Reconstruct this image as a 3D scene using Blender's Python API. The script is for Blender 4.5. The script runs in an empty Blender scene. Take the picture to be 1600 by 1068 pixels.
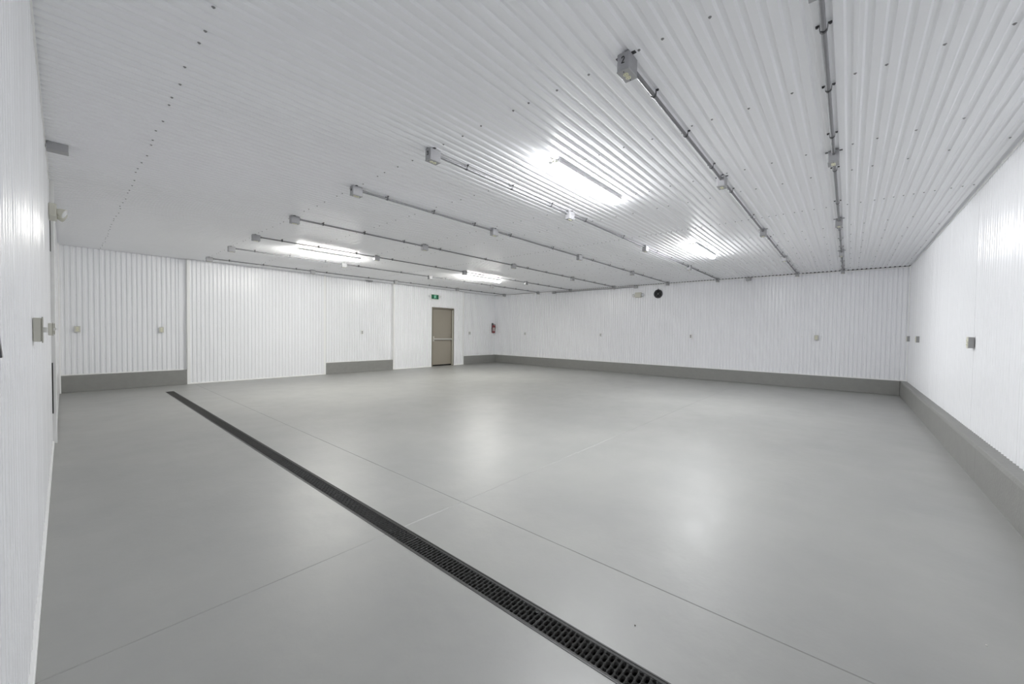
import bpy, bmesh, math, random
from mathutils import Vector, Matrix

random.seed(7)
C = bpy.context.scene.collection
PI = math.pi

# ------------------------------------------------------------------ camera, world, exposure
H = 2.9                      # ceiling height
XB, YA = 12.283, 11.569      # far wall (X), door wall (Y)
YC = -1.003                  # right wall sheet plane (Y)
YCF = -0.902                 # face of the kerb along the right wall
XD = -0.093                  # left wall sheet plane (X)
KERB = 0.331
LED = 0.10

cd = bpy.data.cameras.new('camera'); cam = bpy.data.objects.new('camera', cd); C.objects.link(cam)
cd.sensor_width = 36.0; cd.lens = 606.459 * 36 / 1600
cd.clip_start = 0.01; cd.clip_end = 100
r_ = Vector((0.6549278831667152, -0.7555696622095074, 0.013562942135684073))
u_ = Vector((0.009499871240787586, 0.02617814524008577, 0.9996121533665929))
f_ = Vector((0.755631669728826, 0.6545450253881696, -0.024322611751755895))
cam.matrix_world = Matrix(((r_.x, u_.x, -f_.x, 0), (r_.y, u_.y, -f_.y, 0), (r_.z, u_.z, -f_.z, 1.3017), (0, 0, 0, 1)))
bpy.context.scene.camera = cam

w = bpy.data.worlds.new('world'); bpy.context.scene.world = w; w.use_nodes = True
w.node_tree.nodes['Background'].inputs[0].default_value = (0.0, 0.0, 0.0, 1)
vs = bpy.context.scene.view_settings
vs.view_transform = 'Standard'; vs.look = 'None'; vs.exposure = 0.0; vs.gamma = 1.0; vs.use_curve_mapping = False
cy = bpy.context.scene.cycles      # a white room needs many bounces
cy.max_bounces = 24; cy.diffuse_bounces = 20; cy.glossy_bounces = 8
LAMP = 155.0                  # radiance of the strip-light lenses

# ------------------------------------------------------------------ materials
def mat(name, col, rough=0.5, metal=0.0, spec=0.5, coat=0.0, noise=0.0, nscale=20.0, bump=0.0, bscale=30.0,
        bstretch=(1, 1, 1), emit=None, estr=0.0, rnoise=0.0):
    m = bpy.data.materials.new(name); m.use_nodes = True
    nt = m.node_tree; b = nt.nodes['Principled BSDF']
    b.inputs['Base Color'].default_value = (*col, 1); b.inputs['Roughness'].default_value = rough
    b.inputs['Metallic'].default_value = metal; b.inputs['Specular IOR Level'].default_value = spec
    b.inputs['Coat Weight'].default_value = coat; b.inputs['Coat Roughness'].default_value = 0.12
    tc = nt.nodes.new('ShaderNodeTexCoord')
    if noise or rnoise:
        n = nt.nodes.new('ShaderNodeTexNoise'); n.inputs['Scale'].default_value = nscale; n.inputs['Detail'].default_value = 6
        nt.links.new(tc.outputs['Object'], n.inputs['Vector'])
        if noise:
            mr = nt.nodes.new('ShaderNodeMapRange'); mr.inputs['To Min'].default_value = 1 - noise; mr.inputs['To Max'].default_value = 1 + noise
            nt.links.new(n.outputs['Fac'], mr.inputs['Value'])
            mx = nt.nodes.new('ShaderNodeVectorMath'); mx.operation = 'SCALE'; mx.inputs[0].default_value = col
            nt.links.new(mr.outputs[0], mx.inputs['Scale']); nt.links.new(mx.outputs[0], b.inputs['Base Color'])
        if rnoise:
            mr2 = nt.nodes.new('ShaderNodeMapRange'); mr2.inputs['To Min'].default_value = rough - rnoise; mr2.inputs['To Max'].default_value = rough + rnoise
            nt.links.new(n.outputs['Fac'], mr2.inputs['Value']); nt.links.new(mr2.outputs[0], b.inputs['Roughness'])
    if bump:
        mp = nt.nodes.new('ShaderNodeMapping'); mp.inputs['Scale'].default_value = bstretch
        n2 = nt.nodes.new('ShaderNodeTexNoise'); n2.inputs['Scale'].default_value = bscale; n2.inputs['Detail'].default_value = 3
        bp = nt.nodes.new('ShaderNodeBump'); bp.inputs['Strength'].default_value = 1.0; bp.inputs['Distance'].default_value = bump
        nt.links.new(tc.outputs['Object'], mp.inputs['Vector']); nt.links.new(mp.outputs[0], n2.inputs['Vector'])
        nt.links.new(n2.outputs['Fac'], bp.inputs['Height']); nt.links.new(bp.outputs[0], b.inputs['Normal'])
    if emit:
        b.inputs['Emission Color'].default_value = (*emit, 1); b.inputs['Emission Strength'].default_value = estr
    return m

M = {}
M['wall'] = mat('white_sheet_steel', (0.915, 0.92, 0.942), 0.25, spec=0.45, noise=0.015, nscale=3)
M['ceiling'] = mat('white_ceiling_sheet', (0.955, 0.96, 0.982), 0.34, spec=0.22, noise=0.012, nscale=3)
M['trim'] = mat('white_flashing', (0.93, 0.93, 0.92), 0.35)
M['kerb'] = mat('painted_concrete', (0.265, 0.265, 0.252), 0.55, noise=0.10, nscale=9, bump=0.002, bscale=40)
M['grate'] = mat('dark_grate_plastic', (0.044, 0.044, 0.042), 0.62)
M['channel'] = mat('black_channel', (0.008, 0.008, 0.008), 0.8)
M['edge'] = mat('channel_rim', (0.045, 0.045, 0.044), 0.45)
M['emt'] = mat('galvanised_conduit', (0.24, 0.24, 0.25), 0.42, metal=0.3, noise=0.08, nscale=30)
M['box'] = mat('grey_cast_box', (0.40, 0.40, 0.415), 0.5, metal=0.25, noise=0.06, nscale=60)
M['boxplate'] = mat('grey_cover_plate', (0.42, 0.42, 0.43), 0.42, metal=0.3)
M['strap'] = mat('dark_strap_steel', (0.10, 0.10, 0.105), 0.4, metal=0.7)
M['screw'] = mat('screw_head', (0.30, 0.30, 0.30), 0.4, metal=0.3)
M['whitescrew'] = mat('painted_screw_head', (0.62, 0.62, 0.63), 0.4)
M['ivory'] = mat('ivory_receptacle', (0.78, 0.77, 0.58), 0.4)
M['black'] = mat('black_paint', (0.006, 0.006, 0.006), 0.5)
M['darkplastic'] = mat('dark_vent_plastic', (0.085, 0.088, 0.092), 0.45)
M['beige'] = mat('beige_plastic', (0.62, 0.61, 0.54), 0.4)
M['beigedark'] = mat('beige_box_side', (0.42, 0.41, 0.36), 0.5)
M['greybox'] = mat('outlet_grey', (0.33, 0.33, 0.33), 0.5)
M['whiteplastic'] = mat('white_plastic', (0.8, 0.8, 0.78), 0.35)
M['lampgrey'] = mat('lamp_head_grey', (0.45, 0.45, 0.46), 0.4)
M['darkgrey'] = mat('dark_grey_receptacle', (0.16, 0.16, 0.165), 0.45)
M['glass'] = mat('lamp_lens', (0.75, 0.76, 0.78), 0.15)
M['door'] = mat('taupe_door_paint', (0.33, 0.30, 0.25), 0.42, noise=0.03, nscale=4)
M['frame'] = mat('taupe_frame_paint', (0.22, 0.20, 0.16), 0.42)
M['steel'] = mat('brushed_steel', (0.62, 0.60, 0.56), 0.32, metal=0.6)
M['red'] = mat('red_cylinder', (0.22, 0.015, 0.02), 0.3, coat=0.5)
M['label'] = mat('paper_label', (0.80, 0.70, 0.70), 0.5)
M['green'] = mat('exit_green', (0.010, 0.085, 0.042), 0.35, emit=(0.03, 0.25, 0.12), estr=0.12)
M['exitwhite'] = mat('exit_pictogram', (0.35, 0.75, 0.55), 0.35, emit=(0.35, 0.8, 0.6), estr=0.25)
M['steelgrey'] = mat('fixture_steel', (0.7, 0.7, 0.7), 0.4)
M['dirt'] = mat('grit', (0.10, 0.09, 0.07), 0.8)
M['chip'] = mat('paint_flake', (0.75, 0.74, 0.70), 0.6)
M['lens_a'] = mat('lit_lens_neutral', (0.9, 0.9, 0.9), 0.4, emit=(0.97, 0.98, 1.0), estr=LAMP)
M['lens_b'] = mat('lit_lens_warm', (0.9, 0.9, 0.9), 0.4, emit=(1.0, 0.985, 0.93), estr=LAMP * 0.92)

def floor_material():
    m = bpy.data.materials.new('grey_epoxy_floor'); m.use_nodes = True
    nt = m.node_tree; b = nt.nodes['Principled BSDF']; L = nt.links.new
    tc = nt.nodes.new('ShaderNodeTexCoord')
    n = nt.nodes.new('ShaderNodeTexNoise'); n.inputs['Scale'].default_value = 1.1; n.inputs['Detail'].default_value = 7
    n.inputs['Roughness'].default_value = 0.6
    L(tc.outputs['Object'], n.inputs['Vector'])
    cr = nt.nodes.new('ShaderNodeValToRGB')
    cr.color_ramp.elements[0].position = 0.3; cr.color_ramp.elements[0].color = (0.325, 0.328, 0.316, 1)
    cr.color_ramp.elements[1].position = 0.7; cr.color_ramp.elements[1].color = (0.372, 0.373, 0.356, 1)
    L(n.outputs['Fac'], cr.inputs['Fac'])
    # fine scuffs and specks
    v = nt.nodes.new('ShaderNodeTexVoronoi'); v.inputs['Scale'].default_value = 1.7; v.inputs['Randomness'].default_value = 1
    L(tc.outputs['Object'], v.inputs['Vector'])
    sp = nt.nodes.new('ShaderNodeMapRange'); sp.inputs['From Min'].default_value = 0.008; sp.inputs['From Max'].default_value = 0.014
    sp.inputs['To Min'].default_value = 0.8; sp.inputs['To Max'].default_value = 1.0
    L(v.outputs['Distance'], sp.inputs['Value'])
    mx = nt.nodes.new('ShaderNodeVectorMath'); mx.operation = 'SCALE'
    L(cr.outputs[0], mx.inputs[0]); L(sp.outputs[0], mx.inputs['Scale']); L(mx.outputs[0], b.inputs['Base Color'])
    n3 = nt.nodes.new('ShaderNodeTexNoise'); n3.inputs['Scale'].default_value = 3.5; n3.inputs['Detail'].default_value = 8
    L(tc.outputs['Object'], n3.inputs['Vector'])
    rr = nt.nodes.new('ShaderNodeMapRange'); rr.inputs['To Min'].default_value = 0.34; rr.inputs['To Max'].default_value = 0.50
    L(n3.outputs['Fac'], rr.inputs['Value']); L(rr.outputs[0], b.inputs['Roughness'])
    n4 = nt.nodes.new('ShaderNodeTexNoise'); n4.inputs['Scale'].default_value = 9; n4.inputs['Detail'].default_value = 6
    L(tc.outputs['Object'], n4.inputs['Vector'])
    bp = nt.nodes.new('ShaderNodeBump'); bp.inputs['Distance'].default_value = 0.0022
    L(n4.outputs['Fac'], bp.inputs['Height']); L(bp.outputs[0], b.inputs['Normal'])
    b.inputs['Specular IOR Level'].default_value = 0.5
    return m
M['floor'] = floor_material()

# ------------------------------------------------------------------ helpers
def finish(name, bm, m, parent=None, loc=(0, 0, 0), smooth=False, mats=None):
    me = bpy.data.meshes.new(name); bmesh.ops.recalc_face_normals(bm, faces=bm.faces)
    for e in bm.edges:
        if len(e.link_faces) == 2 and (not (e.link_faces[0].smooth and e.link_faces[1].smooth) or e.calc_face_angle(0) > 0.7): e.smooth = False
    bm.to_mesh(me); bm.free()
    for k in (mats or [m]): me.materials.append(k)
    if smooth:
        for p in me.polygons: p.use_smooth = True
    o = bpy.data.objects.new(name, me); C.objects.link(o); o.location = loc
    if parent: o.parent = parent
    return o

def tag(o, label, cat, group=None, kind=None):
    if label: o['label'] = label
    if cat: o['category'] = cat
    if group: o['group'] = group
    if kind: o['kind'] = kind
    return o

def empty(name, loc=(0, 0, 0), rz=0.0):
    o = bpy.data.objects.new(name, None); C.objects.link(o); o.location = loc; o.rotation_euler = (0, 0, rz)
    o.empty_display_size = 0.05
    return o

def box(bm, x0, x1, y0, y1, z0, z1, bev=0.0, mi=0):
    b2 = bmesh.new()
    v = [b2.verts.new(p) for p in ((x0, y0, z0), (x1, y0, z0), (x1, y1, z0), (x0, y1, z0), (x0, y0, z1), (x1, y0, z1), (x1, y1, z1), (x0, y1, z1))]
    for f in ((0, 3, 2, 1), (4, 5, 6, 7), (0, 1, 5, 4), (1, 2, 6, 5), (2, 3, 7, 6), (3, 0, 4, 7)): b2.faces.new([v[i] for i in f])
    if bev: bmesh.ops.bevel(b2, geom=list(b2.edges), offset=bev, segments=2, affect='EDGES', profile=0.5)
    merge(bm, b2, mi)

def merge(bm, b2, mi=0, mtx=None):
    mp = {}
    for v in b2.verts: mp[v] = bm.verts.new(mtx @ v.co if mtx else v.co)
    for f in b2.faces:
        nf = bm.faces.new([mp[v] for v in f.verts]); nf.material_index = mi; nf.smooth = f.smooth
    b2.free()

def lathe(bm, prof, origin, axis='Z', seg=20, mi=0):
    """prof: (radius, height) pairs, turned about an axis through origin"""
    o = Vector(origin); rings = []
    for r, h in prof:
        ring = []
        for i in range(seg):
            a = 2 * PI * i / seg; c, s = r * math.cos(a), r * math.sin(a)
            p = {'Z': (c, s, h), 'X': (h, c, s), 'Y': (c, h, s)}[axis]
            ring.append(bm.verts.new(o + Vector(p)))
        rings.append(ring)
    for a, b in zip(rings, rings[1:]):
        for i in range(seg):
            f = bm.faces.new((a[i], a[(i + 1) % seg], b[(i + 1) % seg], b[i])); f.smooth = True; f.material_index = mi
    for ring in (rings[0], rings[-1]):
        f = bm.faces.new(ring); f.material_index = mi

def tube(bm, pts, r, seg=10, mi=0):
    pts = [Vector(p) for p in pts]; rings = []
    for i, p in enumerate(pts):
        d = (pts[min(i + 1, len(pts) - 1)] - pts[max(i - 1, 0)]).normalized()
        a = d.orthogonal().normalized() if i == 0 else (last - d * last.dot(d)).normalized()
        last = a; b = d.cross(a)
        rings.append([bm.verts.new(p + r * (math.cos(2 * PI * k / seg) * a + math.sin(2 * PI * k / seg) * b)) for k in range(seg)])
    for a, b in zip(rings, rings[1:]):
        for i in range(seg):
            f = bm.faces.new((a[i], a[(i + 1) % seg], b[(i + 1) % seg], b[i])); f.smooth = True; f.material_index = mi
    bm.faces.new(rings[0]).material_index = mi; bm.faces.new(rings[-1]).material_index = mi

def prism(bm, pts2, place, depth, mi=0):
    """pts2: 2D outline; place(u, v, d) -> 3D"""
    a = [bm.verts.new(place(u, v, 0)) for u, v in pts2]; b = [bm.verts.new(place(u, v, depth)) for u, v in pts2]
    bm.faces.new(a).material_index = mi; bm.faces.new(b).material_index = mi
    n = len(a)
    for i in range(n): bm.faces.new((a[i], a[(i + 1) % n], b[(i + 1) % n], b[i])).material_index = mi

def copy_tree(root):
    r = root.copy(); C.objects.link(r)
    for ch in root.children:
        c = ch.copy(); C.objects.link(c); c.parent = r
        for g in ch.children:
            d = g.copy(); C.objects.link(d); d.parent = c
    return r

# corrugated sheet ---------------------------------------------------------------------------------
PITCH = 0.0795
def ribdepth(s, depth=0.013, rounded=False, phase=0.0):
    t = ((s - phase) / PITCH) % 1.0
    c = 0.5 * (1 + math.cos(2 * PI * (t - 0.5)))         # 1 in the middle of the valley
    k = int(math.floor((s - phase) / PITCH)); j = math.sin(k * 12.9898) * 43758.5453; j -= math.floor(j)
    if rounded: return depth * c * (0.7 + 0.6 * j) + 0.003 * (t - 0.5) * (2 * j - 1) + 0.0018 * ((s / 0.93) % 1.0)
    c = min(1.0, max(0.0, (c - 0.50) / 0.36)); c = c * c * (3 - 2 * c)   # broad crests, narrow valleys
    lap = 0.0018 * ((s / 0.93) % 1.0)                     # each sheet laps over its neighbour
    return depth * c + lap

def sheet(name, m, org, u, v, n, width, length, s0=0.0, depth=0.020, back=0.030, parent=None, per=14, rounded=False):
    """ribs run along v, profile runs along u; n points into the room"""
    org, u, v, n = Vector(org), Vector(u), Vector(v), Vector(n)
    bm = bmesh.new(); k = int(width / PITCH * per); ss = [width * i / k for i in range(k + 1)]
    lap = [0.93 * j - s0 for j in range(-2, 40)]
    for q in lap:
        if 0.002 < q < width - 0.002: ss += [q - 0.0006, q + 0.0006]
    ss.sort()
    A = []; B = []
    for s in ss:
        p = org + u * s - n * ribdepth(s + s0, depth, rounded)
        A.append(bm.verts.new(p)); B.append(bm.verts.new(p + v * length))
    for i in range(len(A) - 1):
        f = bm.faces.new((A[i], A[i + 1], B[i + 1], B[i])); f.smooth = True
    q = [bm.verts.new(p) for p in (org - n * back, org + u * width - n * back, org + u * width + v * length - n * back, org + v * length - n * back)]
    bm.faces.new((q[0], q[3], q[2], q[1]))
    bm.faces.new([q[0], q[1]] + A[::-1]); bm.faces.new([q[3]] + B + [q[2]])
    bm.faces.new((A[0], B[0], q[3], q[0])); bm.faces.new((A[-1], q[1], q[2], B[-1]))
    return finish(name, bm, m, parent)

def plain(name, m, *a, parent=None, bev=0.0):
    bm = bmesh.new(); box(bm, *a, bev=bev); return finish(name, bm, m, parent)

# ------------------------------------------------------------------ floor
DX0, DX1, DY1 = 1.335, 1.470, 10.46
JX, JY = 1.985, 2.205
def build_floor():
    bm = bmesh.new()
    xs = sorted([-0.2, DX0, DX1, JX - 0.004, JX, JX + 0.004, XB + 0.2])
    ys = sorted([YC - 0.2, JY - 0.004, JY, JY + 0.004, 6.25, DY1, YA + 0.3])
    def z(x, y):
        if abs(x - JX) < 1e-6 or abs(y - JY) < 1e-6: return -0.0028
        return 0.0
    V = {}
    def vert(x, y):
        if (x, y) not in V: V[(x, y)] = bm.verts.new((x, y, z(x, y)))
        return V[(x, y)]
    for i in range(len(xs) - 1):
        for j in range(len(ys) - 1):
            if xs[i] == DX0 and ys[j] < DY1 - 1e-6: continue
            bm.faces.new((vert(xs[i], ys[j]), vert(xs[i + 1], ys[j]), vert(xs[i + 1], ys[j + 1]), vert(xs[i], ys[j + 1])))
    # slab depth under the surface, open over the trench
    for x0, x1, y0, y1 in ((-0.2, DX0, YC - 0.2, YA + 0.3), (DX1, XB + 0.2, YC - 0.2, YA + 0.3), (DX0, DX1, DY1, YA + 0.3)):
        box(bm, x0, x1, y0, y1, -0.15, -0.004)
    return finish('floor', bm, M['floor'])
fl = build_floor(); tag(fl, 'light grey painted concrete floor with shallow joints and faint scuffs', 'floor', kind='structure')

# ------------------------------------------------------------------ ceiling
def build_ceiling():
    bm = bmesh.new()
    obs = []
    a = sheet('ceiling', M['ceiling'], (XB + 0.03, YC - 0.05, H), (0, 1, 0), (-1, 0, 0), (0, 0, -1), YA - YC + 0.25, XB + 0.03 - 6.17, s0=YC - 0.05, depth=0.013, back=0.04)
    b = sheet('ceiling_sheet', M['ceiling'], (6.21, YC - 0.05, H - 0.0010), (0, 1, 0), (-1, 0, 0), (0, 0, -1), YA - YC + 0.25, 6.21 + 0.16, s0=YC - 0.05, depth=0.013, back=0.04, parent=a)
    return a
ce = build_ceiling(); tag(ce, 'white ribbed steel ceiling with rows of small screws', 'ceiling', kind='structure')

# screws of the ceiling sheets
def screw_mesh():
    bm = bmesh.new(); lathe(bm, [(0.0085, 0), (0.0085, -0.001), (0.0075, -0.002), (0.0045, -0.002)], (0, 0, 0), 'Z', 12)
    lathe(bm, [(0.0045, -0.002), (0.0045, -0.006)], (0, 0, 0), 'Z', 6)
    return bm
pos = []
rows = [0.51, 2.145, 3.16, 4.30, 4.94, 7.35, 8.0, 8.62, 9.25, 9.87, 10.5, 11.15, 11.8]
offs = [0.01, 0.33, 0.57, 0.80]
for x in rows:
    k = -2
    while k < 14:
        for o_ in offs:
            y = k * 0.93 + o_
            if YC + 0.05 < y < YA - 0.05: pos.append((x + random.uniform(-.012, .012), y + random.uniform(-.008, .008)))
        k += 1
y = YC + 0.06
while y < YA - 0.05:
    pos.append((6.19 + random.uniform(-.006, .006), y)); y += PITCH * 1.0 + (PITCH * 0.5 if random.random() < 0.35 else 0)
def inview(x, y, z):
    d = Vector((x, y, z - 1.3017)); dz = d.dot(f_)
    if dz < 0.05: return None
    px, py = 800 + 606.459 * d.dot(r_) / dz, 534 - 606.459 * d.dot(u_) / dz
    return dz if (-5 < px < 1605 and -5 < py < 1073) else None
vis = sorted(((inview(x, y, H), x, y) for x, y in pos if inview(x, y, H)), key=lambda t: t[0])
first = None
for dz, x, y in vis[:100]:
    if first is None:
        o = finish('screw', screw_mesh(), M['screw'], ce); first = o
    else:
        o = first.copy(); C.objects.link(o); o.parent = ce
    o.location = (x, y, H)
bm = bmesh.new()
for dz, x, y in vis[100:]:
    merge(bm, screw_mesh(), mtx=Matrix.Translation((x, y, H)))
ss_ = finish('screw_heads', bm, M['screw'], ce); ss_['kind'] = 'stuff'

# ------------------------------------------------------------------ walls
def wall_screws(bm, org, u, n, width, z0=0.0):
    """rows of screw heads at four heights; org on the crest plane"""
    org, u, n = Vector(org), Vector(u), Vector(n)
    s = 0.17
    while s < width:
        for z in (0.655, 1.30, 1.945, 2.58):
            if z < z0: continue
            c = org + u * (s + random.uniform(-.006, .006)) + Vector((0, 0, z + random.uniform(-.01, .01)))
            b2 = bmesh.new(); lathe(b2, [(0.0065, -0.002), (0.0065, 0.001), (0.0038, 0.0015), (0.0038, 0.004)], (0, 0, 0), 'Z', 8)
            merge(bm, b2, mtx=Matrix.Translation(c) @ n.to_track_quat('Z', 'Y').to_matrix().to_4x4())
        s += PITCH * 5
# left wall (beside the camera)
wl = empty('wall_left'); tag(wl, 'white ribbed steel wall at the left edge, right beside the viewer', 'wall', kind='structure')
sheet('ribbed_sheet', M['wall'], (XD, -1.0, 0.035), (0, 1, 0), (0, 0, 1), (1, 0, 0), 7.60, H - 0.037, s0=-1.0, depth=0.014, back=0.04, rounded=True, parent=wl)
plain('plain_panel', M['wall'], XD - 0.05, -0.068, 6.66, 11.46, 0.02, H - 0.002, parent=wl)
plain('corner_post', M['trim'], XD - 0.05, -0.048, 11.46, YA + 0.12, 0.0, H - 0.002, parent=wl, bev=0.003)
plain('jamb_trim', M['trim'], XD - 0.05, -0.060, 6.64, 6.76, 0.0, H - 0.002, parent=wl, bev=0.003)
bs = plain('baseboard_left', M['trim'], XD - 0.03, XD + 0.012, -1.0, 6.62, 0.0, 0.032, bev=0.003)
tag(bs, 'narrow off white sill trim under the left ribbed wall', 'trim', kind='structure')

# far wall
wf = empty('wall_far'); tag(wf, 'long white ribbed steel wall across the far right of the room', 'wall', kind='structure')
XBW = XB + 0.03
sheet('ribbed_sheet', M['wall'], (XBW, YC - 0.02, KERB), (0, 1, 0), (0, 0, 1), (-1, 0, 0), YA - YC + 0.16, H - KERB - 0.004, s0=0.0, parent=wf)
bm = bmesh.new(); wall_screws(bm, (XBW, YC + 0.15, 0), (0, 1, 0), (-1, 0, 0), YA - YC - 0.1, 0.4)
s_ = finish('screw_heads', bm, M['whitescrew'], wf); s_['kind'] = 'stuff'
plain('bottom_flashing', M['trim'], XBW - 0.012, XBW + 0.01, YC, YA + LED, KERB, KERB + 0.022, parent=wf, bev=0.002)
kf = empty('baseboard_far'); tag(kf, 'grey concrete kerb along the foot of the far wall', 'kerb', kind='structure')
plain('kerb', M['kerb'], XB - 0.02, XBW + 0.1, YCF, YA + 0.1, 0.0, KERB, parent=kf, bev=0.008)

# right wall
wr = empty('wall_right'); tag(wr, 'white ribbed steel wall running along the right edge', 'wall', kind='structure')
sheet('ribbed_sheet', M['wall'], (-0.2, YC, KERB), (1, 0, 0), (0, 0, 1), (0, 1, 0), XB + 0.26, H - KERB - 0.004, s0=0.0, depth=0.012, back=0.04, rounded=True, parent=wr)
plain('corner_flashing', M['trim'], XBW - 0.07, XBW, YC - 0.005, YC + 0.012, KERB, H - 0.002, parent=wr, bev=0.002)
kr = empty('baseboard_right'); tag(kr, 'grey concrete kerb with a flat ledge under the right wall', 'kerb', kind='structure')
bm = bmesh.new()
pf = [(YC - 0.1, 0), (YCF, 0), (YCF, 0.012), (YCF - 0.0015, 0.3), (YCF - 0.012, KERB - 0.004), (YCF - 0.02, KERB), (YC - 0.1, KERB)]
cuts = [-0.3, 2.9, 5.45, 8.1, 10.7, XB + 0.1]
for a, b in zip(cuts, cuts[1:]):
    prism(bm, pf, lambda u, v, d, a=a: (a + d, u, v), b - a - 0.003)
finish('kerb', bm, M['kerb'], kr)

# back wall with the door
wb = empty('wall_back'); tag(wb, 'white ribbed steel wall at the back left with the exit door', 'wall', kind='structure')
kb = empty('baseboard_back'); tag(kb, 'grey concrete kerb in the recesses of the back wall', 'kerb', kind='structure')
P1, P2, P3, P4 = 1.865, 5.022, 7.250, 10.413
DXL, DXR, DZT = 8.845, 9.895, 2.200
YR = YA + LED
for a, b in ((-0.10, P1), (P2, P3), (P4, XB + 0.05)):
    sheet('ribbed_sheet', M['wall'], (b, YR, KERB), (-1, 0, 0), (0, 0, 1), (0, -1, 0), b - a, H - KERB - 0.004, s0=0.0, parent=wb)
    plain('bottom_flashing', M['trim'], a, b, YR - 0.014, YR, KERB, KERB + 0.024, parent=wb, bev=0.002)
    plain('kerb', M['kerb'], a, b, YA, YR + 0.06, 0.0, KERB, parent=kb, bev=0.006)
def front(a, b, z0, z1):
    sheet('ribbed_sheet', M['wall'], (b, YA, z0), (-1, 0, 0), (0, 0, 1), (0, -1, 0), b - a, z1 - z0, s0=-b, back=0.115, parent=wb)
front(P1 + 0.003, P2 - 0.003, 0.02, H - 0.004)
front(P3 + 0.003, DXL, 0.02, H - 0.004); front(DXL, DXR, DZT, H - 0.004); front(DXR, P4 - 0.003, 0.02, H - 0.004)
for a, b in ((P1, P2), (P3, DXL), (DXR, P4)):
    plain('bottom_flashing', M['trim'], a, b, YA - 0.010, YA + 0.1, 0.0, 0.03, parent=wb, bev=0.002)
for a, sgn in ((P1, 1), (P2, -1), (P3, 1), (P4, -1)):
    bm = bmesh.new(); x0, x1 = sorted((a - sgn * 0.003, a + sgn * 0.055))
    box(bm, x0, x1, YA - 0.004, YA + 0.002, 0.0, H - 0.004)
    x0, x1 = sorted((a - sgn * 0.004, a + sgn * 0.001)); box(bm, x0, x1, YA - 0.004, YR, KERB + 0.01, H - 0.004)
    finish('corner_flashing', bm, M['trim'], wb)
bm = bmesh.new()
for a, b, yy in ((-0.05, P1, YR), (P1, P2, YA), (P2, P3, YR), (P3, DXL, YA), (DXR, P4, YA), (P4, XB, YR)):
    wall_screws(bm, (a + 0.05, yy, 0), (1, 0, 0), (0, -1, 0), b - a - 0.1, 0.4 if yy == YR else 0)
s_ = finish('screw_heads', bm, M['whitescrew'], wb); s_['kind'] = 'stuff'

plain('plain_strip', M['wall'], P1 - 0.13, P1 - 0.004, YR - 0.003, YR + 0.01, KERB + 0.02, H - 0.006, parent=wb)
plain('dark_slot_strip', M['black'], XD - 0.02, XD + 0.010, 6.610, 6.634, 0.34, 0.90, parent=wl)  # black strips painted in for the shade of open slots beside the jamb
plain('dark_slot_strip', M['black'], XD - 0.02, XD + 0.006, 6.610, 6.634, 2.12, 2.62, parent=wl)
# ceiling edge trims
for nm, a, lb in (('trim_1', (XBW - 0.006, XBW + 0.002, YC, YR, H - 0.03, H - 0.008), 'thin white flashing along the top of the far wall'),
                  ('trim_2', (-0.1, XB, YC - 0.002, YC + 0.006, H - 0.03, H - 0.008), 'thin white flashing along the top of the right wall'),
                  ('trim_3', (XD - 0.002, XD + 0.006, -1.0, 6.64, H - 0.03, H - 0.008), 'thin white flashing along the top of the left wall')):
    t = plain(nm, M['trim'], *a); tag(t, lb, 'trim', kind='structure')

# ------------------------------------------------------------------ exit door
door = empty('door_1', (0, 0, 0)); tag(door, 'taupe steel exit door with a silver push bar', 'door', kind='structure')
bm = bmesh.new()
fw = 0.05; yd = YA + 0.075                     # leaf sits back in the frame
box(bm, DXL, DXL + fw, YA - 0.012, YA + 0.115, 0, DZT, bev=0.003); box(bm, DXR - fw, DXR, YA - 0.012, YA + 0.115, 0, DZT, bev=0.003)
box(bm, DXL + fw, DXR - fw, YA - 0.012, YA + 0.115, DZT - fw, DZT, bev=0.003)
box(bm, DXL + fw, DXL + fw + 0.014, yd - 0.016, yd - 0.002, 0, DZT - fw); box(bm, DXR - fw - 0.014, DXR - fw, yd - 0.03, yd - 0.002, 0, DZT - fw)
finish('door_frame', bm, M['frame'], door)
plain('jamb_highlight', M['beige'], DXR - fw - 0.022, DXR - fw, YA - 0.014, YA + 0.02, 0.02, DZT - fw - 0.02, parent=door)  # pale strip paints in the bright highlight along the right jamb
leaf = plain('door_leaf', M['door'], DXL + fw + 0.005, DXR - fw - 0.005, yd, yd + 0.04, 0.060, DZT - fw - 0.004, parent=door, bev=0.002)
plain('threshold_gap', M['channel'], DXL + fw, DXR - fw, yd + 0.012, yd + 0.04, 0.006, 0.060, parent=door)  # black block put in for the shade of the gap under the leaf
plain('threshold', M['steel'], DXL + fw, DXR - fw, YA + 0.01, YA + 0.115, 0.0, 0.006, parent=door)
bm = bmesh.new(); zb = 1.02
box(bm, DXL + 0.10, DXR - 0.075, yd - 0.075, yd - 0.045, zb - 0.030, zb + 0.030, bev=0.008)
box(bm, DXR - 0.13, DXR - 0.07, yd - 0.05, yd, zb - 0.028, zb + 0.028, bev=0.004)
pb = finish('push_bar', bm, M['steel'], leaf)
bm = bmesh.new(); box(bm, DXL + 0.068, DXL + 0.135, yd - 0.055, yd, zb - 0.085, zb + 0.105, bev=0.006)
finish('latch_case', bm, M['steel'], leaf)
bm = bmesh.new()
for z in (0.25, 1.1, 1.95): lathe(bm, [(0.008, z - 0.055), (0.008, z + 0.055)], (DXR - fw - 0.003, yd - 0.006, 0), 'Z', 10)
finish('hinge', bm, M['steel'], leaf)
plain('door_stop_pad', M['beige'], DXL + fw + 0.012, DXL + fw + 0.035, yd - 0.006, yd, 2.02, 2.10, parent=leaf)

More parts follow.
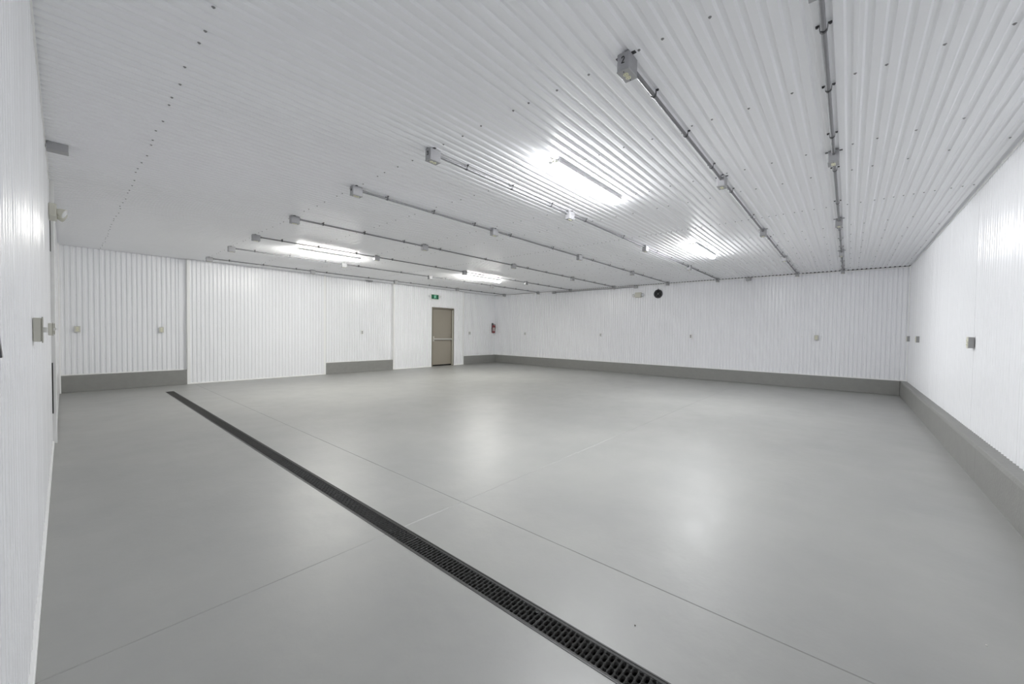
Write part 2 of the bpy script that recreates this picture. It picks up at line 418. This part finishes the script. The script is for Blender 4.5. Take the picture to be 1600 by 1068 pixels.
# ------------------------------------------------------------------ trench drain
td = empty('trench_drain', (0, 0, 0)); tag(td, 'long black trench drain channel set into the floor', 'drain')
bm = bmesh.new()
box(bm, DX0 - 0.0, DX1, YC + 0.11, DY1, -0.09, -0.075)
box(bm, DX0, DX0 + 0.004, YC + 0.11, DY1, -0.09, -0.003); box(bm, DX1 - 0.004, DX1, YC + 0.11, DY1, -0.09, -0.003)
box(bm, DX0, DX1, DY1 - 0.004, DY1, -0.09, -0.003)
finish('channel', bm, M['channel'], td)
bm = bmesh.new()
box(bm, DX0, DX0 + 0.006, YC + 0.11, DY1, -0.02, 0.002); box(bm, DX1 - 0.006, DX1, YC + 0.11, DY1, -0.02, 0.002)
box(bm, DX0 + 0.006, DX1 - 0.006, DY1 - 0.006, DY1, -0.02, 0.002)
finish('rim', bm, M['edge'], td)

def grate_mesh(length):
    """slotted grate: staggered long and short slots across the channel"""
    bm = bmesh.new(); W0, W1 = -0.0605, 0.0605; zt, zb = 0.0, -0.016
    side = 0.011; n = round((length - 0.003) / 0.0235); pitch = (length - 0.003) / n; y0 = -length / 2 + 0.0015
    def quad(*p): bm.faces.new([bm.verts.new(q) for q in p])
    def cell(x0, x1, ya, yb, hole):
        cx, cy = (x0 + x1) / 2, (ya + yb) / 2
        if not hole:
            quad((x0, ya, zt), (x1, ya, zt), (x1, yb, zt), (x0, yb, zt)); return
        hx, hy = (x1 - x0) / 2 - 0.0018, (yb - ya) / 2 - 0.0032; c = min(hx, hy) * 0.6
        h = [(-hx + c, -hy), (hx - c, -hy), (hx, -hy + c), (hx, hy - c), (hx - c, hy), (-hx + c, hy), (-hx, hy - c), (-hx, -hy + c)]
        top = [bm.verts.new((cx + a, cy + b, zt - 0.0035)) for a, b in h]; low = [bm.verts.new((cx + a * .86, cy + b * .86, zb)) for a, b in h]
        k = [bm.verts.new(p) for p in ((x0, ya, zt), (x1, ya, zt), (x1, yb, zt), (x0, yb, zt))]
        for fc in ((k[0], k[1], top[1], top[0]), (k[1], top[2], top[1]), (k[1], k[2], top[3], top[2]), (k[2], top[4], top[3]),
                   (k[2], k[3], top[5], top[4]), (k[3], top[6], top[5]), (k[3], k[0], top[7], top[6]), (k[0], top[0], top[7])): bm.faces.new(fc)
        for i in range(8): bm.faces.new((top[i], top[(i + 1) % 8], low[(i + 1) % 8], low[i]))
    a, b = W0 + side, W1 - side; w_ = b - a
    pats = [(0.40, 0.40, 0.20), (0.20, 0.40, 0.40)]
    for i in range(n):
        ya, yb = y0 + i * pitch, y0 + (i + 1) * pitch; x = a
        for fr in pats[i % 2]: cell(x, x + w_ * fr, ya, yb, True); x += w_ * fr
        quad((W0, ya, zt + .001), (a, ya, zt), (a, yb, zt), (W0, yb, zt + .001)); quad((b, ya, zt), (W1, ya, zt + .001), (W1, yb, zt + .001), (b, yb, zt))
    for ya, yb in ((-length / 2, y0), (y0 + n * pitch, length / 2)): quad((W0, ya, zt), (W1, ya, zt), (W1, yb, zt), (W0, yb, zt))
    for p, q in (((W0, -length / 2), (W0, length / 2)), ((W1, length / 2), (W1, -length / 2)), ((W0, length / 2), (W1, length / 2)), ((W1, -length / 2), (W0, -length / 2))):
        quad((*p, zt), (*q, zt), (*q, zb), (*p, zb))
    return bm
ORD = ['first', 'second', 'third', 'fourth', 'fifth', 'sixth', 'seventh', 'eighth', 'ninth', 'tenth', 'eleventh', 'twelfth']
proto = None
ends = [10.452, 10.03] + [10.03 - k for k in range(1, 11)]
for i in range(len(ends) - 1):
    y1, y0 = ends[i], ends[i + 1]; L_ = y1 - y0 - 0.0015
    if i == 0 or proto is None:
        me = grate_mesh(L_); g = empty('drain_grate'); gb = finish('slotted_panel', me, M['grate'], g)
        bm = bmesh.new(); lathe(bm, [(0.0085, -0.006), (0.0085, 0.0012), (0.006, 0.0012), (0.006, -0.001)], (0.034, -L_ / 2 + 0.035, 0), 'Z', 14)
        finish('locking_bolt', bm, M['black'], g)
        if i > 0: proto = g
    else: g = copy_tree(proto)
    g.location = ((DX0 + DX1) / 2, (y0 + y1) / 2, -0.001)
    if i == 0: lb = 'short black slotted drain grate at the far end of the trench'
    elif i == len(ends) - 2: lb = 'black slotted drain grate nearest the bottom edge of the picture'
    else: lb = 'black slotted drain grate, ' + ORD[i] + ' section counted from the far end'
    tag(g, lb, 'drain grate', 'drain grates along the trench')

# ------------------------------------------------------------------ ceiling conduits with receptacle boxes
RUNY = [0.137, 1.008, 2.815, 4.19, 5.96, 7.65, 9.12, 10.88]
RUNN = ['first run from the right wall', 'second run from the right wall', 'third run from the right wall', 'fourth run from the right wall',
        'fifth run from the right wall', 'sixth run from the right wall', 'seventh run from the right wall', 'last run by the back wall']
BX = [2.15, 4.38, 6.90, 9.46, 12.03]
ZC = H - 0.030                                    # centre line of the conduits
def make_box():
    """cast box hanging under the ceiling, base at z=0 going down, length along X"""
    t = empty('receptacle_box')
    bm = bmesh.new(); box(bm, -0.0575, 0.0575, -0.037, 0.037, -0.098, 0.0, bev=0.006)
    body = finish('box_body', bm, M['box'], t)
    bm = bmesh.new(); box(bm, -0.059, 0.059, -0.0385, 0.0385, -0.104, -0.0975, bev=0.003)
    cp = finish('cover_plate', bm, M['boxplate'], t)
    bm = bmesh.new()
    for s in (-1, 1): lathe(bm, [(0.0155, -0.1035), (0.0155, -0.108), (0.012, -0.1085)], (s * 0.0165, 0, 0), 'Z', 16)
    for s in (-1, 1):
        for q in (-1, 1): box(bm, s * 0.0165 - 0.003, s * 0.0165 + 0.003, q * 0.006 - 0.001, q * 0.006 + 0.001, -0.1092, -0.1083, mi=1)
    finish('receptacle', bm, None, cp, mats=[M['ivory'], M['black']])
    for s in (-1, 1):
        bm = bmesh.new(); lathe(bm, [(0.0035, -0.103), (0.0035, -0.1065)], (s * 0.045, 0, 0), 'Z', 8); finish('cover_screw', bm, M['strap'], cp)
        bm = bmesh.new(); box(bm, -0.032, -0.008, s * 0.047 - 0.011, s * 0.047 + 0.011, -0.004, 0.0, bev=0.001); finish('mounting_ear', bm, M['strap'], t)
    return t
SEG = {'2': [[(0.1, .8), (.3, 1), (.7, 1), (.9, .8), (.85, .6), (.1, 0), (.9, 0)]],
       '3': [[(0.1, .9), (.5, 1), (.85, .8), (.5, .55), (.9, .25), (.5, 0), (.1, .12)]],
       '4': [[(.7, 0), (.7, 1), (.1, .3), (.95, .3)]]}
def digit(ch, parent):
    bm = bmesh.new()
    for st in SEG[ch]:
        pts = [(-0.0590, -(u - .5) * 0.020 * 1.0, -0.060 + v * 0.034) for u, v in st]
        tube(bm, pts, 0.0026, 6)
    o = finish('painted_number', bm, M['black'], parent); return o
bproto = make_box()
used = False
WHERE = ['near end of the ', 'second on the ', 'third on the ', 'fourth on the ', 'far wall end of the ']
for r, ry in enumerate(RUNY):
    for k, bx_ in enumerate(BX):
        o = copy_tree(bproto) if used else bproto
        used = True
        o.location = (bx_, ry, H)
        tag(o, 'grey receptacle box, ' + WHERE[k] + RUNN[r], 'junction box', 'receptacle boxes on the ceiling conduits')
        if k == 0 and r in (1, 2, 3): digit({1: '2', 2: '3', 3: '4'}[r], o)
        if k == 0 and r in (1, 2): o['label'] = 'grey receptacle box with black %s, near end of %s' % ('number two' if r == 1 else 'number three', RUNN[r])

def strap_mesh():
    bm = bmesh.new(); r = 0.0145
    pts = [(r * math.cos(PI + PI * i / 10), r * math.sin(PI + PI * i / 10)) for i in range(11)]
    out = [(-0.034, 0.028), (-0.0165, 0.028)] + [(a, b) for a, b in pts] + [(0.0165, 0.028), (0.034, 0.028)]
    rings = []
    for i, (a, b) in enumerate(out):
        q = out[min(i + 1, len(out) - 1)]; p = out[max(i - 1, 0)]; d = Vector((q[0] - p[0], q[1] - p[1])).normalized(); nn = Vector((d.y, -d.x)) * 0.0025
        rings.append([bm.verts.new((x, yy, zz)) for x, yy, zz in ((-.008, a, b), (.008, a, b), (.008, a + nn.x, b + nn.y), (-.008, a + nn.x, b + nn.y))])
    for A, B in zip(rings, rings[1:]):
        for i in range(4): bm.faces.new((A[i], A[(i + 1) % 4], B[(i + 1) % 4], B[i]))
    bm.faces.new(rings[0]); bm.faces.new(rings[-1])
    for s in (-1, 1): lathe(bm, [(0.0065, 0.027), (0.0065, 0.019), (0.004, 0.018)], (0, s * 0.027, 0), 'Z', 6)
    return bm
sproto = None
SX = [2.54, 3.20, 3.95, 4.75, 5.96, 7.44, 8.21, 8.95, 10.1, 10.70, 11.4]
for r, ry in enumerate(RUNY):
    rn = empty('conduit_run', (0, ry, ZC))
    for a, b in zip(BX, BX[1:]):
        bm = bmesh.new(); tube(bm, [(a + 0.0585, 0, 0), (b - 0.0585, 0, 0)], 0.0125, 14); cp_ = finish('conduit_pipe', bm, M['emt'], rn)
        for x in (a + 0.072, b - 0.072):
            bm = bmesh.new(); lathe(bm, [(0.0145, x - 0.012), (0.0165, x - 0.010), (0.0165, x + 0.010), (0.0145, x + 0.012)], (0, 0, 0), 'X', 12)
            finish('coupling', bm, M['emt'], cp_)
    tag(rn, 'grey metal conduit strapped to the ceiling, ' + RUNN[r], 'conduit', 'conduit runs across the ceiling')
    for x in SX:
        if sproto is None: s_ = finish('strap', strap_mesh(), M['strap'], rn); sproto = s_
        else: s_ = sproto.copy(); C.objects.link(s_); s_.parent = rn
        s_.location = (x + random.uniform(-.02, .02), 0, 0)

# boxes and conduit along the top of the far wall
wbx = XBW - 0.036
spots = [(8.54, 'small grey box at left end of the far wall top conduit'),
         (5.30, 'small grey box at right end of the far wall top conduit'),
         (2.10, 'small grey box alone on the far wall top between two conduit ends')]
wp = None
for y, lb in spots:
    if wp is None:
        wp = o = empty('wall_junction_box')
        bm = bmesh.new(); box(bm, -0.035, 0.035, -0.058, 0.058, -0.042, 0.042, bev=0.005); finish('box_body', bm, M['box'], o)
        bm = bmesh.new(); box(bm, -0.040, -0.035, -0.060, 0.060, -0.044, 0.044, bev=0.002); finish('cover_plate', bm, M['boxplate'], o)
    else: o = copy_tree(wp)
    o.location = (wbx, y, H - 0.055); tag(o, lb, 'junction box', 'small boxes along the top of the far wall')
bm = bmesh.new(); tube(bm, [(wbx + 0.015, 5.36, H - 0.05), (wbx + 0.015, 8.48, H - 0.05)], 0.0115, 12)
tag(finish('wall_conduit', bm, M['emt']), 'grey conduit running level along the top of the far wall', 'conduit')

# box on the ceiling at the left wall, small box at top of the back wall recess
o = empty('ceiling_junction_box', (-0.021, 5.30, H))
bm = bmesh.new(); box(bm, -0.062, 0.062, -0.05, 0.05, -0.062, 0.0, bev=0.004); finish('box_body', bm, M['box'], o)
bm = bmesh.new(); box(bm, -0.066, 0.064, -0.052, 0.052, -0.067, -0.062, bev=0.002); finish('cover_plate', bm, M['boxplate'], o)
tag(o, 'grey steel junction box on the ceiling against the left wall', 'junction box')
o = empty('sensor_box', (6.40, YR - 0.06, H))
bm = bmesh.new(); box(bm, -0.10, 0.10, -0.045, 0.045, -0.035, 0.0, bev=0.004); finish('box_body', bm, M['box'], o)
bm = bmesh.new(); box(bm, -0.03, 0.03, -0.05, 0.03, -0.05, -0.034, bev=0.004); finish('cover_plate', bm, M['boxplate'], o)
tag(o, 'flat grey box on the ceiling above the recess of the back wall', 'junction box')

# ------------------------------------------------------------------ strip lights
def strip_light(x, y, lens, label):
    t = empty('strip_light', (x, y, H)); L2 = 0.64
    bm = bmesh.new()
    sec = [(-0.058, -0.004), (-0.061, -0.028), (-0.061, -0.038), (-0.057, -0.038), (-0.055, -0.031), (0.055, -0.031), (0.057, -0.038), (0.061, -0.038), (0.061, -0.028), (0.058, -0.004)]
    prism(bm, sec, lambda u, v, d: (-L2 + d, u, v), 2 * L2); finish('housing', bm, M['steelgrey'], t)
    bm = bmesh.new()
    sec = [(-0.056, -0.030)] + [(0.058 * math.cos(a), -0.038 + 0.046 * math.sin(a)) for a in [PI + PI * i / 16 for i in range(17)]] + [(0.056, -0.030)]
    prism(bm, sec, lambda u, v, d: (-L2 + 0.012 + d, u, v), 2 * L2 - 0.024)
    ln = finish('lens', bm, lens, t)
    bm = bmesh.new(); box(bm, -L2 - 0.045, -L2, -0.02, 0.02, -0.012, 0.0, bev=0.002); box(bm, -L2 - 0.02, -L2 - 0.004, -0.012, 0.012, -0.03, 0.0, bev=0.002)
    finish('mounting_bracket', bm, M['beige'], t)
    bm = bmesh.new(); box(bm, L2, L2 + 0.03, -0.025, 0.025, -0.036, 0.0, bev=0.003); finish('end_cap', bm, M['steelgrey'], t)
    tag(t, label, 'light', 'four lit strip lights on the ceiling')
strip_light(3.63, 2.10, M['lens_a'], 'lit white strip light, largest, nearest the viewer between two conduits')
strip_light(3.66, 8.22, M['lens_b'], 'lit white strip light over the left half of the back wall')
strip_light(8.10, 8.10, M['lens_b'], 'lit white strip light nearest the exit door and far corner')
strip_light(7.82, 2.08, M['lens_a'], 'lit white strip light at far right above the blank far wall')

# ------------------------------------------------------------------ wall outlets
def make_outlet(plate, face, depth):
    """faces local -Y (into the room), centre on the wall plane at the origin"""
    t = empty('wall_outlet'); e = depth
    bm = bmesh.new(); box(bm, -0.036, 0.036, -e, 0.0, -0.058, 0.058, bev=0.004); finish('outlet_box', bm, M['greybox'], t)
    bm = bmesh.new(); box(bm, -0.040, 0.040, -e - 0.005, -e, -0.062, 0.062, bev=0.002); cp = finish('cover_plate', bm, plate, t)
    for s in (-1, 1):
        bm = bmesh.new(); lathe(bm, [(0.0175, -e - 0.0048), (0.0175, -e - 0.0085), (0.013, -e - 0.009)], (0, 0, s * 0.022), 'Y', 16)
        for q in (-1, 1): box(bm, q * 0.006 - 0.0012, q * 0.006 + 0.0012, -e - 0.0096, -e - 0.0088, s * 0.022 - 0.004, s * 0.022 + 0.004, mi=1)
        finish('receptacle', bm, None, cp, mats=[face, M['black']])
    return t
OUT = [(0.175, YR, 1.252, 0, 0, 'beige outlet in the left recess, close to the corner'),
       (1.43, YR, 1.256, 0, 0, 'beige outlet in the left recess, close to the projecting panel'),
       (6.19, YR, 1.243, 0, 1, 'small white outlet in the middle recess of the back wall'),
       (10.815, YR, 1.258, 0, 1, 'small white outlet between the exit door and the fire extinguisher'),
       (XBW, 9.957, 1.263, -PI / 2, 1, 'small white outlet on the far wall closest to the fire extinguisher'),
       (XBW, 6.558, 1.262, -PI / 2, 1, 'small white outlet on the far wall left of the round vent'),
       (XBW, 3.571, 1.264, -PI / 2, 1, 'small white outlet on the far wall right of the round vent'),
       (XBW, 0.604, 1.278, -PI / 2, 0, 'beige outlet on the far wall closest to the right corner'),
       (12.0, YC, 1.282, PI, 0, 'beige outlet on the right wall tight by the far corner'),
       (10.50, YC, 1.276, PI, 0, 'beige outlet on the right wall, middle one of three'),
       (6.30, YC, 1.261, PI, 0, 'beige outlet on the right wall nearest the viewer')]
protos = {}
for x, y, z, rz, kind, lb in OUT:
    if kind in protos: o = copy_tree(protos[kind])
    else: o = protos[kind] = make_outlet(M['beige'], M['ivory'], 0.042) if kind == 0 else make_outlet(M['whiteplastic'], M['darkgrey'], 0.020)
    o.location = (x, y, z); o.rotation_euler = (0, 0, rz)
    tag(o, lb, 'outlet', 'outlets around the walls')
# beige switch boxes on the left wall
sw = None
for y, z, lb in ((2.84, 1.285, 'beige switch box on the left wall, largest and nearest'), (5.45, 1.275, 'beige switch box on the left wall, second from the viewer'),
                 (6.35, 1.275, 'beige switch box on the left wall, farthest of three')):
    if sw is None:
        sw = o = empty('switch_box')
        bm = bmesh.new(); box(bm, 0.0, 0.026, -0.036, 0.036, -0.055, 0.055, bev=0.004); finish('box_body', bm, M['beige'], o)
        bm = bmesh.new(); box(bm, 0.026, 0.030, -0.040, 0.040, -0.060, 0.060, bev=0.0015); cp = finish('cover_plate', bm, M['beigedark'], o)
        bm = bmesh.new(); box(bm, 0.030, 0.042, -0.006, 0.006, -0.012, 0.012, bev=0.001); finish('switch_lever', bm, M['whiteplastic'], cp)
    else: o = copy_tree(sw)
    o.location = (XD, y, z); tag(o, lb, 'switch', 'beige switch boxes on the left wall')

# pull handle at the very left edge
o = empty('pull_handle', (XD, 1.20, 1.284))
bm = bmesh.new(); prism(bm, [(0.0, 0.045), (0.010, 0.040), (0.016, -0.030), (0.017, -0.042), (0.0, -0.045)], lambda u, v, d: (u, -0.010 + d, v), 0.02)
finish('grip', bm, M['strap'], o)
for q in (0.062, -0.062):
    bm = bmesh.new(); lathe(bm, [(0.011, 0.0), (0.011, 0.006), (0.007, 0.012), (0.003, 0.014)], (0, 0, q), 'X', 16); finish('mounting_screw', bm, M['steel'], o)
tag(o, 'dark metal pull handle between two round screws at the extreme left edge', 'handle')

# ------------------------------------------------------------------ emergency lights
def lamp_head(parent, base, direction, mt, r=0.042, ln=0.06):
    d = Vector(direction).normalized(); bm = bmesh.new(); b2 = bmesh.new()
    lathe(b2, [(r * .45, 0), (r * .8, ln * .35), (r, ln * .8), (r, ln)], (0, 0, 0), 'Z', 20)
    mtx = Matrix.Translation(base) @ d.to_track_quat('Z', 'Y').to_matrix().to_4x4(); merge(bm, b2, mtx=mtx)
    h = finish('lamp_head', bm, mt, parent)
    bm = bmesh.new(); b2 = bmesh.new(); lathe(b2, [(r * .86, ln - 0.002), (r * .86, ln + 0.003), (r * .5, ln + 0.008)], (0, 0, 0), 'Z', 20); merge(bm, b2, mtx=mtx)
    finish('lamp_lens', bm, M['glass'], h)
# left wall, near the ceiling (faces +X)
o = empty('emergency_light', (XD, 6.30, 2.49))
bm = bmesh.new(); box(bm, 0, 0.055, -0.15, 0.15, -0.065, 0.065, bev=0.008); finish('housing', bm, M['beige'], o)
lamp_head(o, (0.05, -0.10, 0.0), (0.8, -0.25, -0.35), M['beige'], r=0.048, ln=0.065)
lamp_head(o, (0.05, 0.10, 0.0), (0.8, 0.3, -0.3), M['beige'], r=0.048, ln=0.065)
tag(o, 'beige twin head emergency light high on the left wall', 'emergency light')
# far wall (faces -X)
o = empty('emergency_light', (XBW, 5.21, 2.58))
bm = bmesh.new(); box(bm, -0.09, 0, -0.105, 0.105, -0.08, 0.08, bev=0.012); finish('housing', bm, M['beige'], o)
lamp_head(o, (-0.05, 0.115, -0.01), (-0.5, 0.9, -0.15), M['whiteplastic'], r=0.055, ln=0.07)
lamp_head(o, (-0.05, -0.105, 0.0), (-0.5, -0.9, -0.1), M['lampgrey'], r=0.052, ln=0.07)
tag(o, 'beige twin head emergency light high on the far wall left of the vent', 'emergency light')

# ------------------------------------------------------------------ round wall vent
o = empty('wall_vent', (XBW, 4.575, 2.585))
bm = bmesh.new(); lathe(bm, [(0.138, 0.0), (0.138, -0.02), (0.128, -0.032), (0.112, -0.034), (0.108, -0.02), (0.108, 0.0)], (0, 0, 0), 'X', 36)
finish('outer_ring', bm, M['darkplastic'], o)
for rr in (0.092, 0.066, 0.040):
    bm = bmesh.new(); lathe(bm, [(rr, -0.006), (rr, -0.030), (rr - 0.010, -0.040), (rr - 0.013, -0.030), (rr - 0.012, -0.006)], (0, 0, 0), 'X', 32)
    finish('inner_ring', bm, M['darkplastic'], o)
bm = bmesh.new()
lathe(bm, [(0.018, -0.010), (0.018, -0.038), (0.010, -0.044)], (0, 0, 0), 'X', 20)
for k in range(4):
    a = PI / 4 + k * PI / 2; tube(bm, [(-0.014, 0.015 * math.cos(a), 0.015 * math.sin(a)), (-0.014, 0.11 * math.cos(a), 0.11 * math.sin(a))], 0.005, 6)
finish('hub', bm, M['greybox'], o)
bm = bmesh.new(); box(bm, -0.012, 0.0, -0.012, 0.012, 0.128, 0.160, bev=0.003); finish('mounting_tab', bm, M['darkplastic'], o)
tag(o, 'round dark grey vent high on the far wall', 'vent')

# ------------------------------------------------------------------ exit sign over the door
o = empty('exit_sign', (8.94, YA, 2.57))
bm = bmesh.new(); box(bm, -0.185, 0.185, -0.055, 0.0, -0.105, 0.105, bev=0.006); hs = finish('housing', bm, M['whiteplastic'], o)
bm = bmesh.new(); box(bm, -0.160, 0.160, -0.060, -0.054, -0.078, 0.080, bev=0.001); fp = finish('green_panel', bm, M['green'], o)
fp['label'] = 'green face with a pale running figure'
PL = lambda u, v, d: (u, -0.060 - d, v)
bm = bmesh.new()
def poly(pts): prism(bm, pts, PL, 0.0025)
# running figure in a doorway
poly([(-0.045, -0.066), (-0.036, -0.066), (-0.036, 0.058), (0.036, 0.058), (0.036, -0.066), (0.045, -0.066), (0.045, 0.067), (-0.045, 0.067)])
poly([(0.004 + 0.011 * math.cos(2 * PI * i / 10), 0.040 + 0.011 * math.sin(2 * PI * i / 10)) for i in range(10)])
poly([(-0.012, 0.024), (0.010, 0.026), (0.012, 0.000), (0.000, -0.014), (-0.014, -0.006)])
poly([(0.010, 0.024), (0.030, 0.006), (0.026, 0.000), (0.008, 0.014)]); poly([(-0.012, 0.024), (-0.030, 0.012), (-0.028, -0.004), (-0.022, -0.004), (-0.022, 0.008), (-0.010, 0.014)])
poly([(0.002, -0.010), (0.022, -0.022), (0.016, -0.050), (0.008, -0.048), (0.012, -0.026), (-0.008, -0.016)])
poly([(-0.012, -0.008), (-0.016, -0.032), (-0.032, -0.046), (-0.027, -0.053), (-0.009, -0.038), (-0.003, -0.014)])
finish('pictogram', bm, M['exitwhite'], fp)
lamp_head(o, (-0.19, -0.03, 0.02), (-0.85, -0.5, -0.15), M['whiteplastic'], r=0.05, ln=0.07)
lamp_head(o, (0.19, -0.03, 0.02), (0.85, -0.5, -0.15), M['whiteplastic'], r=0.05, ln=0.07)
tag(o, 'green and white exit sign with side lamps above the door', 'exit sign')

# ------------------------------------------------------------------ fire extinguisher
o = empty('fire_extinguisher', (12.145, YR - 0.085, 1.27))
bm = bmesh.new()
lathe(bm, [(0.052, 0.0), (0.060, 0.006), (0.062, 0.02), (0.062, 0.285), (0.056, 0.315), (0.038, 0.338), (0.020, 0.348), (0.018, 0.36)], (0, 0, 0), 'Z', 28)
cy = finish('cylinder', bm, M['red'], o)
bm = bmesh.new()
rings = []
for z in (0.085, 0.235):
    rings.append([bm.verts.new((0.0632 * math.cos(a), 0.0632 * math.sin(a), z)) for a in [-PI * .98 + PI * 0.92 * i / 16 for i in range(17)]])
for i in range(16): bm.faces.new((rings[0][i], rings[0][i + 1], rings[1][i + 1], rings[1][i])).smooth = True
bmesh.ops.solidify(bm, geom=list(bm.faces), thickness=0.0008)
finish('paper_label', bm, M['label'], cy)
bm = bmesh.new()
lathe(bm, [(0.020, 0.355), (0.022, 0.375), (0.016, 0.395)], (0, 0, 0), 'Z', 16)
finish('valve', bm, M['black'], o)
bm = bmesh.new(); box(bm, -0.10, 0.02, -0.010, 0.010, 0.385, 0.393, bev=0.002)
b2 = bmesh.new(); box(b2, -0.10, 0.02, -0.012, 0.012, 0.0, 0.006, bev=0.002); merge(bm, b2, mtx=Matrix.Translation((0, 0, 0.402)) @ Matrix.Rotation(0.22, 4, 'Y'))
finish('squeeze_handle', bm, M['black'], o)
bm = bmesh.new(); tube(bm, [(0.02, -0.01, 0.378), (0.05, -0.03, 0.375), (0.068, -0.035, 0.34), (0.072, -0.03, 0.27), (0.070, -0.02, 0.16)], 0.009, 10); finish('hose', bm, M['black'], o)
bm = bmesh.new(); lathe(bm, [(0.0145, 0.0), (0.0145, -0.008)], (-0.002, -0.020, 0.377), 'Y', 14); finish('pressure_gauge', bm, M['whiteplastic'], o)
bm = bmesh.new(); box(bm, -0.018, 0.018, 0.055, 0.085, 0.02, 0.42, bev=0.002); box(bm, -0.066, 0.066, 0.045, 0.062, 0.19, 0.21); finish('wall_bracket', bm, M['strap'], o)
tag(o, 'red fire extinguisher with pale label hung by the far corner', 'fire extinguisher')

# ------------------------------------------------------------------ bits of grit on the floor
def grit(x, y, s, m, label):
    bm = bmesh.new(); bmesh.ops.create_icosphere(bm, subdivisions=1, radius=s)
    for v in bm.verts: v.co = Vector((v.co.x * random.uniform(.7, 1.5), v.co.y * random.uniform(.5, 1.0), v.co.z * 0.45 + s * 0.40))
    o = finish('floor_debris', bm, m, loc=(x, y, 0.0)); tag(o, label, 'debris')

grit(2.555, -0.477, 0.0055, M['chip'], 'tiny pale flake on the floor near the bottom right corner')
grit(1.659, 0.687, 0.0045, M['dirt'], 'tiny dark speck on the floor just right of the trench drain')
